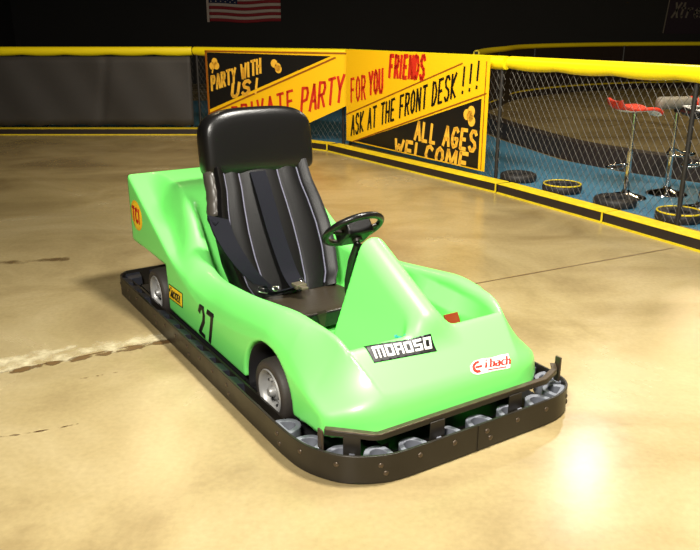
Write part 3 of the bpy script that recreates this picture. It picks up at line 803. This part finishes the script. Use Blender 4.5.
fence((-.01,9.79), (1.48,7.31), 'angled fence section carrying the front desk sign', (.03, 2.84), True)
fence((1.51,7.26), (4.72,1.42), 'chain link fence with a thick yellow padded rail in front of the bar stools', (2.02, 4.2, 6.5), True)
# far fence around the inner track
P = catmull([(x, y + .15, 0) for x, y in arc_pts], 6)
e = empty('chain_link_fence', (0, 0, 0)); tag(e, 'far curved fence with a dull yellow rail and kerb beyond the inner track', 'fence')
MB().tube([(p.x+.1, p.y+.25, 1.07) for p in P], .05, 10).obj('padded_rail', M['railpad'], e, smooth=50)
MB().band([(p.x, p.y) for p in P], 0, .14, .2, False).obj('kerb_core', M['kerbblack'], e)
MB().band([(p.x, p.y) for p in P], .14, .16, .2, False).obj('kerb_top', M['kerbyellow'], e)
MB().band([(p.x+.1, p.y+.25) for p in P], .03, 1.05, .01, False).obj('tarp', M['kerbblack'], e)
for i in (0, 10, 20, 30): MB().tube([(P[i].x+.1, P[i].y+.25, 0), (P[i].x+.1, P[i].y+.25, 1.1)], .03, 8).obj('post', M['post'], e)

# charcoal tarp on the long fence
tv = []; nx_, nz_ = 80, 10
for j in range(nz_+1):
    for i in range(nx_+1):
        x = -6.5 + 4.25*i/nx_; z = .115 + .955*j/nz_ + (.012*math.sin(i*.8) if j == 0 else 0)
        y = 10.905 + .012*math.sin(x*3.1 + z*2) + .02*math.exp(-((x + 3.62 - .18*z)/.05)**2) + .008*math.sin(x*9+z*5)
        tv.append((x, y, z))
tp = MB().add(tv, [(j*(nx_+1)+i, j*(nx_+1)+i+1, (j+1)*(nx_+1)+i+1, (j+1)*(nx_+1)+i) for j in range(nz_) for i in range(nx_)]).obj('fence_tarp', M['tarp'], smooth=60)
tp.modifiers.new('s', 'SOLIDIFY').thickness = .003
tag(tp, 'charcoal grey tarp stretched along the left fence below its yellow rail', 'tarp')

# ------------------------------------------------------------------ painted signs (local x along, local z up)
def sign(a, b, off, name, label):
    a = Vector((*a, 0)); b = Vector((*b, 0)); rz = math.atan2(b.y-a.y, b.x-a.x); n = Vector((math.sin(rz), -math.cos(rz), 0))
    e = empty(name, a + n*off, rz); tag(e, label, 'sign'); return e
RX = Matrix.Rotation(PI/2, 4, 'X')   # xy artwork to xz, thickness towards -y
def sheet(e, name, polys, m, d, th=.002):
    mb = MB()
    for p in polys:
        p = list(p)
        ar = sum(p[i][0]*p[(i+1) % len(p)][1] - p[(i+1) % len(p)][0]*p[i][1] for i in range(len(p)))
        if ar < 0: p = p[::-1]
        mb.prism(p, th, Matrix.Translation((0, -d, 0)) @ RX)
    return mb.obj(name, M[m], e)
def ln(p, q, w):
    dx, dy = q[0]-p[0], q[1]-p[1]; L_ = math.hypot(dx, dy); nx, ny = -dy/L_*w/2, dx/L_*w/2
    return [(p[0]+nx,p[1]+ny),(q[0]+nx,q[1]+ny),(q[0]-nx,q[1]-ny),(p[0]-nx,p[1]-ny)]
blob = lambda x, z, r, pts: [circle(x+dx*r, z+dz*r, r, r*1.05, 18) for dx, dz in pts]
s1 = sign((-1.955,10.72), (.02,9.675), .07, 'party_sign', 'yellow and black painted sign reading party with us, private party')
L1 = 2.235
shape1 = [(0,.30),(.3,.13),(1.33,.13),(L1,.53),(L1,1.17),(0,1.17)]
sheet(s1, 'panel', [shape1], 'yellow', 0, .006)
sheet(s1, 'painted_field', [[(.035,.37),(1.98,1.115),(.035,1.135)]], 'black', .0062)
sheet(s1, 'border_line', [ln((0,.30),(2.05,1.10),.022), ln((.018,.31),(.018,1.16),.03), ln((0,1.15),(L1,1.15),.02)], 'brownline', .0082)
sheet(s1, 'lettering', stroke_polys('PARTY', .09, .63, .185, .062, .026, .034, slope=.30, italic=.02), 'signyellow', .0084)
sheet(s1, 'lettering', stroke_polys('WITH', .60, .80, .18, .066, .026, .034, slope=.28, italic=.02), 'signyellow', .0084)
sheet(s1, 'lettering', stroke_polys('US', .42, .555, .17, .13, .05, .044, slope=.2, italic=.2), 'signyellow', .0084)
sheet(s1, 'lettering', stroke_polys('!', .81, .62, .19, .12, 0, .034, italic=.15), 'signyellow', .0084)
sheet(s1, 'lettering', stroke_polys('PRIVATE', .42, .16, .25, .105, .055, .034, slope=.27, italic=.0), 'red', .0084)
sheet(s1, 'lettering', stroke_polys('PARTY', 1.53, .39, .32, .10, .030, .036, slope=.30, italic=.1), 'red', .0084)
sheet(s1, 'emblem', blob(.15, .98, .048, ((-.7,-.5),(.2,.7),(.8,-.4))) + [ln((.13,.93),(.11,.86),.02)], 'signyellow', .0084)
sheet(s1, 'emblem', blob(1.16, .985, .05, ((-.6,.5),(.5,-.4),(.7,-.9))), 'signyellow', .0084)
s2 = sign((.01,9.54), (1.38,7.35), .06, 'front_desk_sign', 'large yellow sign reading ask at the front desk, all ages welcome')
L2 = math.hypot(1.37, 2.19)
sheet(s2, 'panel', [[(0,.10),(L2,.10),(L2,1.20),(0,1.20)]], 'yellow', 0, .006)
sheet(s2, 'painted_field', [[(.22,.115),(L2-.09,.115),(L2-.09,.80)]], 'black', .0062)
sheet(s2, 'border_line', [ln((0,.42),(2.19,1.12),.014), ln((.15,.10),(L2-.02,.855),.014), ln((L2-.045,.12),(L2-.045,1.15),.01)], 'brownline', .0082)
sheet(s2, 'lettering', stroke_polys('FOR', .12, .585, .27, .085, .035, .032, slope=.2, italic=.0), 'red', .0084)
sheet(s2, 'lettering', stroke_polys('YOU', .52, .70, .25, .078, .028, .04, slope=.2, italic=.0), 'red', .0084)
sheet(s2, 'lettering', stroke_polys('FRIENDS', .93, .925, .23, .070, .032, .044, slope=.02, italic=.1), 'red', .0084)
ax0 = .12
for w_ in ('ASK', 'AT', 'THE', 'FRONT', 'DESK'):
    sheet(s2, 'lettering', stroke_polys(w_, ax0, .175 + (ax0-.12)*.31, .235, .074, .028, .028, slope=.31, italic=.06), 'black', .0084)
    ax0 += len(w_) * .102 + .070
sheet(s2, 'lettering', stroke_polys('!!!', 2.20, .83, .25, .085, .065, .026, slope=.3, italic=.05), 'black', .0084)
sheet(s2, 'lettering', stroke_polys('ALL', 1.44, .285, .19, .098, .040, .038, italic=.12), 'signyellow', .0084)
sheet(s2, 'lettering', stroke_polys('AGES', 1.935, .285, .19, .098, .040, .038, italic=.12), 'signyellow', .0084)
sheet(s2, 'lettering', [[(max(.1, x), max(.102, z)) for x, z in q] for q in stroke_polys('WELCOME', 1.06, .05, .19, .135, .045, .042, italic=.12)], 'signyellow', .0084)
sheet(s2, 'emblem', blob(2.34, .62, .052, ((-.9,.2),(.3,.9),(.5,-.9),(.0,0))), 'signyellow', .0084)

# ------------------------------------------------------------------ flat tyres behind the kerb
def flat_tyre(x, y, yellow, label):
    e = empty('tyre', (x, y, 0)); tag(e, label, 'tyre', None)
    MB().lathe([(.085,.012),(.10,.004),(.15,.001),(.172,.012),(.180,.035),(.180,.055),(.172,.072),(.15,.082),(.10,.079),(.085,.070)], 40, closed=True).obj('casing', M['rubber'], e, smooth=50)
    if yellow: MB().tube([(.168*math.cos(a), .168*math.sin(a), .080) for a in np.linspace(0, 2*PI, 49)[:-1]], .007, 6, closed=True).obj('painted_edge', M['kerbyellow'], e, smooth=50)['label'] = 'yellow painted rim line'
flat_tyre(1.68, 7.37, False, 'plain black tyre lying flat by the sign, furthest left in the row')
flat_tyre(1.97, 6.83, True, 'yellow-edged tyre lying flat between the two plain black tyres')
flat_tyre(2.27, 6.26, False, 'plain black tyre lying flat beneath the red stool')
flat_tyre(2.60, 5.74, True, 'yellow-edged tyre lying flat nearest the right edge, below the stools')

# ------------------------------------------------------------------ bar stools
def stool_base(e, h):
    MB().lathe([(0,.0),(.175,.0),(.18,.008),(.165,.018),(.10,.034),(.04,.050),(.030,.075),(0,.075)], 40).obj('base', M['chrome'], e, smooth=40)
    MB().tube([(0,0,.05),(0,0,.42)], .027, 16).tube([(0,0,.40),(0,0,h)], .018, 16).obj('pole', M['chrome'], e, smooth=40)
    return e
def footrest(e, z, ang=0):
    pts = [(.025*c, .025*s, z) for c, s in ((1,0),)] 
    pts = [(0,-.02,z+.04),(.03,-.10,z),(.10,-.15,z),(.16,-.10,z),(.17,0,z),(.16,.10,z),(.10,.15,z),(.03,.10,z),(0,.02,z+.04)]
    R_ = Matrix.Rotation(ang, 4, 'Z')
    MB().tube([R_ @ p for p in catmull(pts, 5)], .009, 8).obj('footrest', M['chrome'], e, smooth=50)
st = empty('bar_stool', (2.47, 6.57, .0036), .12); tag(st, 'bar stool with a thin wavy red seat on a chrome pole', 'bar stool')
stool_base(st, .77); footrest(st, .27, 2.2)
V = []; prof = [(-.195,.075),(-.187,.045),(-.170,.020),(-.13,.004),(-.08,.0),(0,.002),(.07,.004),(.12,-.002),(.16,-.018),(.19,-.040)]
pr = catmull([(x, 0, z) for x, z in prof], 4); n_ = len(pr)
for i, p in enumerate(pr):
    wd = .17 * (1 - .35 * (abs(p.x)/.215)**3)
    for k in range(9): s_ = k/4 - 1; V.append((p.x, wd*s_, .776 + p.z + .018*abs(s_)**2))
o = MB().add(V, [(i*9+k, i*9+k+1, (i+1)*9+k+1, (i+1)*9+k) for i in range(n_-1) for k in range(8)]).obj('seat', M['stoolred'], st, smooth=60)
sm_ = o.modifiers.new('s', 'SOLIDIFY'); sm_.thickness = .026; sm_.offset = 0
o = MB().add([(x*.96, y*.94, z-.019) for x, y, z in V], [(i*9+k, (i+1)*9+k, (i+1)*9+k+1, i*9+k+1) for i in range(n_-1) for k in range(8)]).obj('seat_shell', M['white'], st, smooth=60)
o.modifiers.new('s', 'SOLIDIFY').thickness = .006
st = empty('bar_stool', (2.90, 6.72, .0036), .1); tag(st, 'bar stool with a grey bolster seat and red end band, behind the others', 'bar stool')
stool_base(st, .76); footrest(st, .38, -1.2)
MB().tube([(-.20,0,.82),(-.19,0,.82),(-.17,0,.82),(.17,0,.82),(.19,0,.82),(.20,0,.82)], [.03,.048,.055,.055,.048,.03], 20).obj('seat', M['stoolgrey'], st, smooth=60)
MB().tube([(.10,0,.82),(.16,0,.82)], .057, 20).obj('seat_band', M['stoolred'], st, smooth=40)
MB().tube([(-.02,0,.765),(.02,0,.765)], .03, 12).obj('bracket', M['post'], st, smooth=40)
st = empty('bar_stool', (2.92, 6.08, .0036), -.1); tag(st, 'bar stool with a black seat and white edge, cut by the photo edge', 'bar stool')
stool_base(st, .77); footrest(st, .36, 1.8)
MB().box(-.21,.21,-.19,.19,.765,.835).obj('seat', M['vinyl'], st, bevel=.03, seg=4)
MB().tube([(-.19,-.17,.834),(.19,-.17,.834),(.19,.17,.834),(-.19,.17,.834)], .007, 8, closed=True).obj('seat_piping', M['white'], st, smooth=60)['label'] = 'white piping round the seat'

# ------------------------------------------------------------------ flag and banner on the back wall
fl = empty('american_flag', (-3.74, 20.975, 2.62)); tag(fl, 'american flag hung on the black back wall', 'flag')
Wf, Hf = 1.90, 1.0
def fgrid(name, x0, x1, z0, z1, m, d=0, par=fl):
    n = max(2, int((x1-x0)/.06)); V = []
    for i in range(n+1):
        x = x0 + (x1-x0)*i/n
        for z in (z0, z1): V.append((x, -d + .02*math.sin(x*4), z - .03*math.sin(x/Wf*PI) + .012*math.sin(x*5)))
    o = MB().add(V, [(2*i, 2*i+2, 2*i+3, 2*i+1) for i in range(n)]).obj(name, M[m], par, smooth=60)
    o.modifiers.new('s', 'SOLIDIFY').thickness = .003; return o
for k in range(13): fgrid('stripe', 0, Wf, -Hf*(k+1)/13, -Hf*k/13, 'flagred' if k % 2 == 0 else 'flagwhite')
cn = fgrid('canton', 0, .76, -Hf*7/13, 0, 'flagblue', .006)
for r_ in range(9):
    for c_ in range(6 if r_ % 2 == 0 else 5):
        x = .065 + c_*.126 + (0 if r_ % 2 == 0 else .063); z = -.035 - r_*.058
        pts = [((.024 if q % 2 == 0 else .010)*math.sin(q*PI/5), (.024 if q % 2 == 0 else .010)*math.cos(q*PI/5)) for q in range(10)]
        zz = z - .03*math.sin(x/Wf*PI) + .012*math.sin(x*5)
        MB().prism(pts, .002, Matrix.Translation((x, .02*math.sin(x*4)-.010, zz)) @ RX).obj('star', M['flagwhite'], cn)
MB().box(-.06, 0, -.012, .0, -1.02, .02).obj('header', M['flagwhite'], fl)
bn = empty('banner', (8.42, 20.995, 1.30)); tag(bn, 'dark purple banner with faint grey lettering at the top right', 'banner')
MB().box(0, 2.6, -.01, 0, 0, 1.1).obj('cloth', M['banner'], bn)
MB().tube([(-.04,-.02,.02),(.04,-.02,1.0)], .018, 8).obj('pole', M['bannertext'], bn)
G.update({'r': [[(0,0),(0,.62)],[(0,.45),(.3,.62),(.6,.6)]], 't': [[(.25,1),(.25,.1),(.5,0)],[(0,.65),(.55,.65)]], 'e': [[(.05,.32),(.65,.32),(.6,.55),(.35,.62),(.05,.4),(.1,.1),(.4,0),(.65,.08)]]})
sheet(bn, 'lettering', stroke_polys('Xtreme', .14, .42, .36, .16, .03, .05, italic=.25), 'bannertext', .012)
# ------------------------------------------------------------------ light
def area(name, loc, size, power, col, aim=None, spread=None, shape='DISK', sy=None):
    l = bpy.data.lights.new(name, 'AREA'); l.shape = shape; l.size = size; l.energy = power; l.color = col
    if sy: l.size_y = sy
    if spread: l.spread = math.radians(spread)
    o = bpy.data.objects.new(name, l); COL.objects.link(o); o.location = loc
    d = (Vector(aim) - Vector(loc)) if aim else Vector((0, 0, -1))
    o.rotation_euler = d.to_track_quat('-Z', 'Y').to_euler(); return o
warm = (1, .78, .45); pale_ = (1, .95, .86)
area('ceiling_lamp_track', (2.78, 7.67, 3.6), .30, 25, pale_, (1.4, 3.9, 0))
area('ceiling_lamp_main', (1.2, 2.7, 4.2), .7, 290, pale_)
area('front_fill_light', (-.9, -.8, 3.4), .9, 240, pale_, (-.1, 2.8, 0.2))  # added flash-like fill above the camera, brightens the kart's front
area('sign_fill_light', (-.3, 4.6, 3.9), .6, 72, (1, .9, .72), (.9, 9.4, .9), 110)  # unseen fill, added to brighten the signs and rail
area('ceiling_lamp_left', (-2.6, 9.0, 4.2), .6, 30, warm)
area('ceiling_lamp_right', (4.2, 6.6, 4.2), .6, 45, warm)
area('ceiling_lamp_far', (6.5, 13, 4.2), .8, 60, warm)
w = bpy.data.worlds.new('world'); SC.world = w; w.use_nodes = True
w.node_tree.nodes['Background'].inputs[0].default_value = (1, .93, .82, 1)
w.node_tree.nodes['Background'].inputs[1].default_value = .02
vs = SC.view_settings; vs.view_transform = 'Standard'; vs.look = 'None'; vs.exposure = .44; vs.gamma = 1; vs.use_curve_mapping = False
SC.display_settings.display_device = 'sRGB'
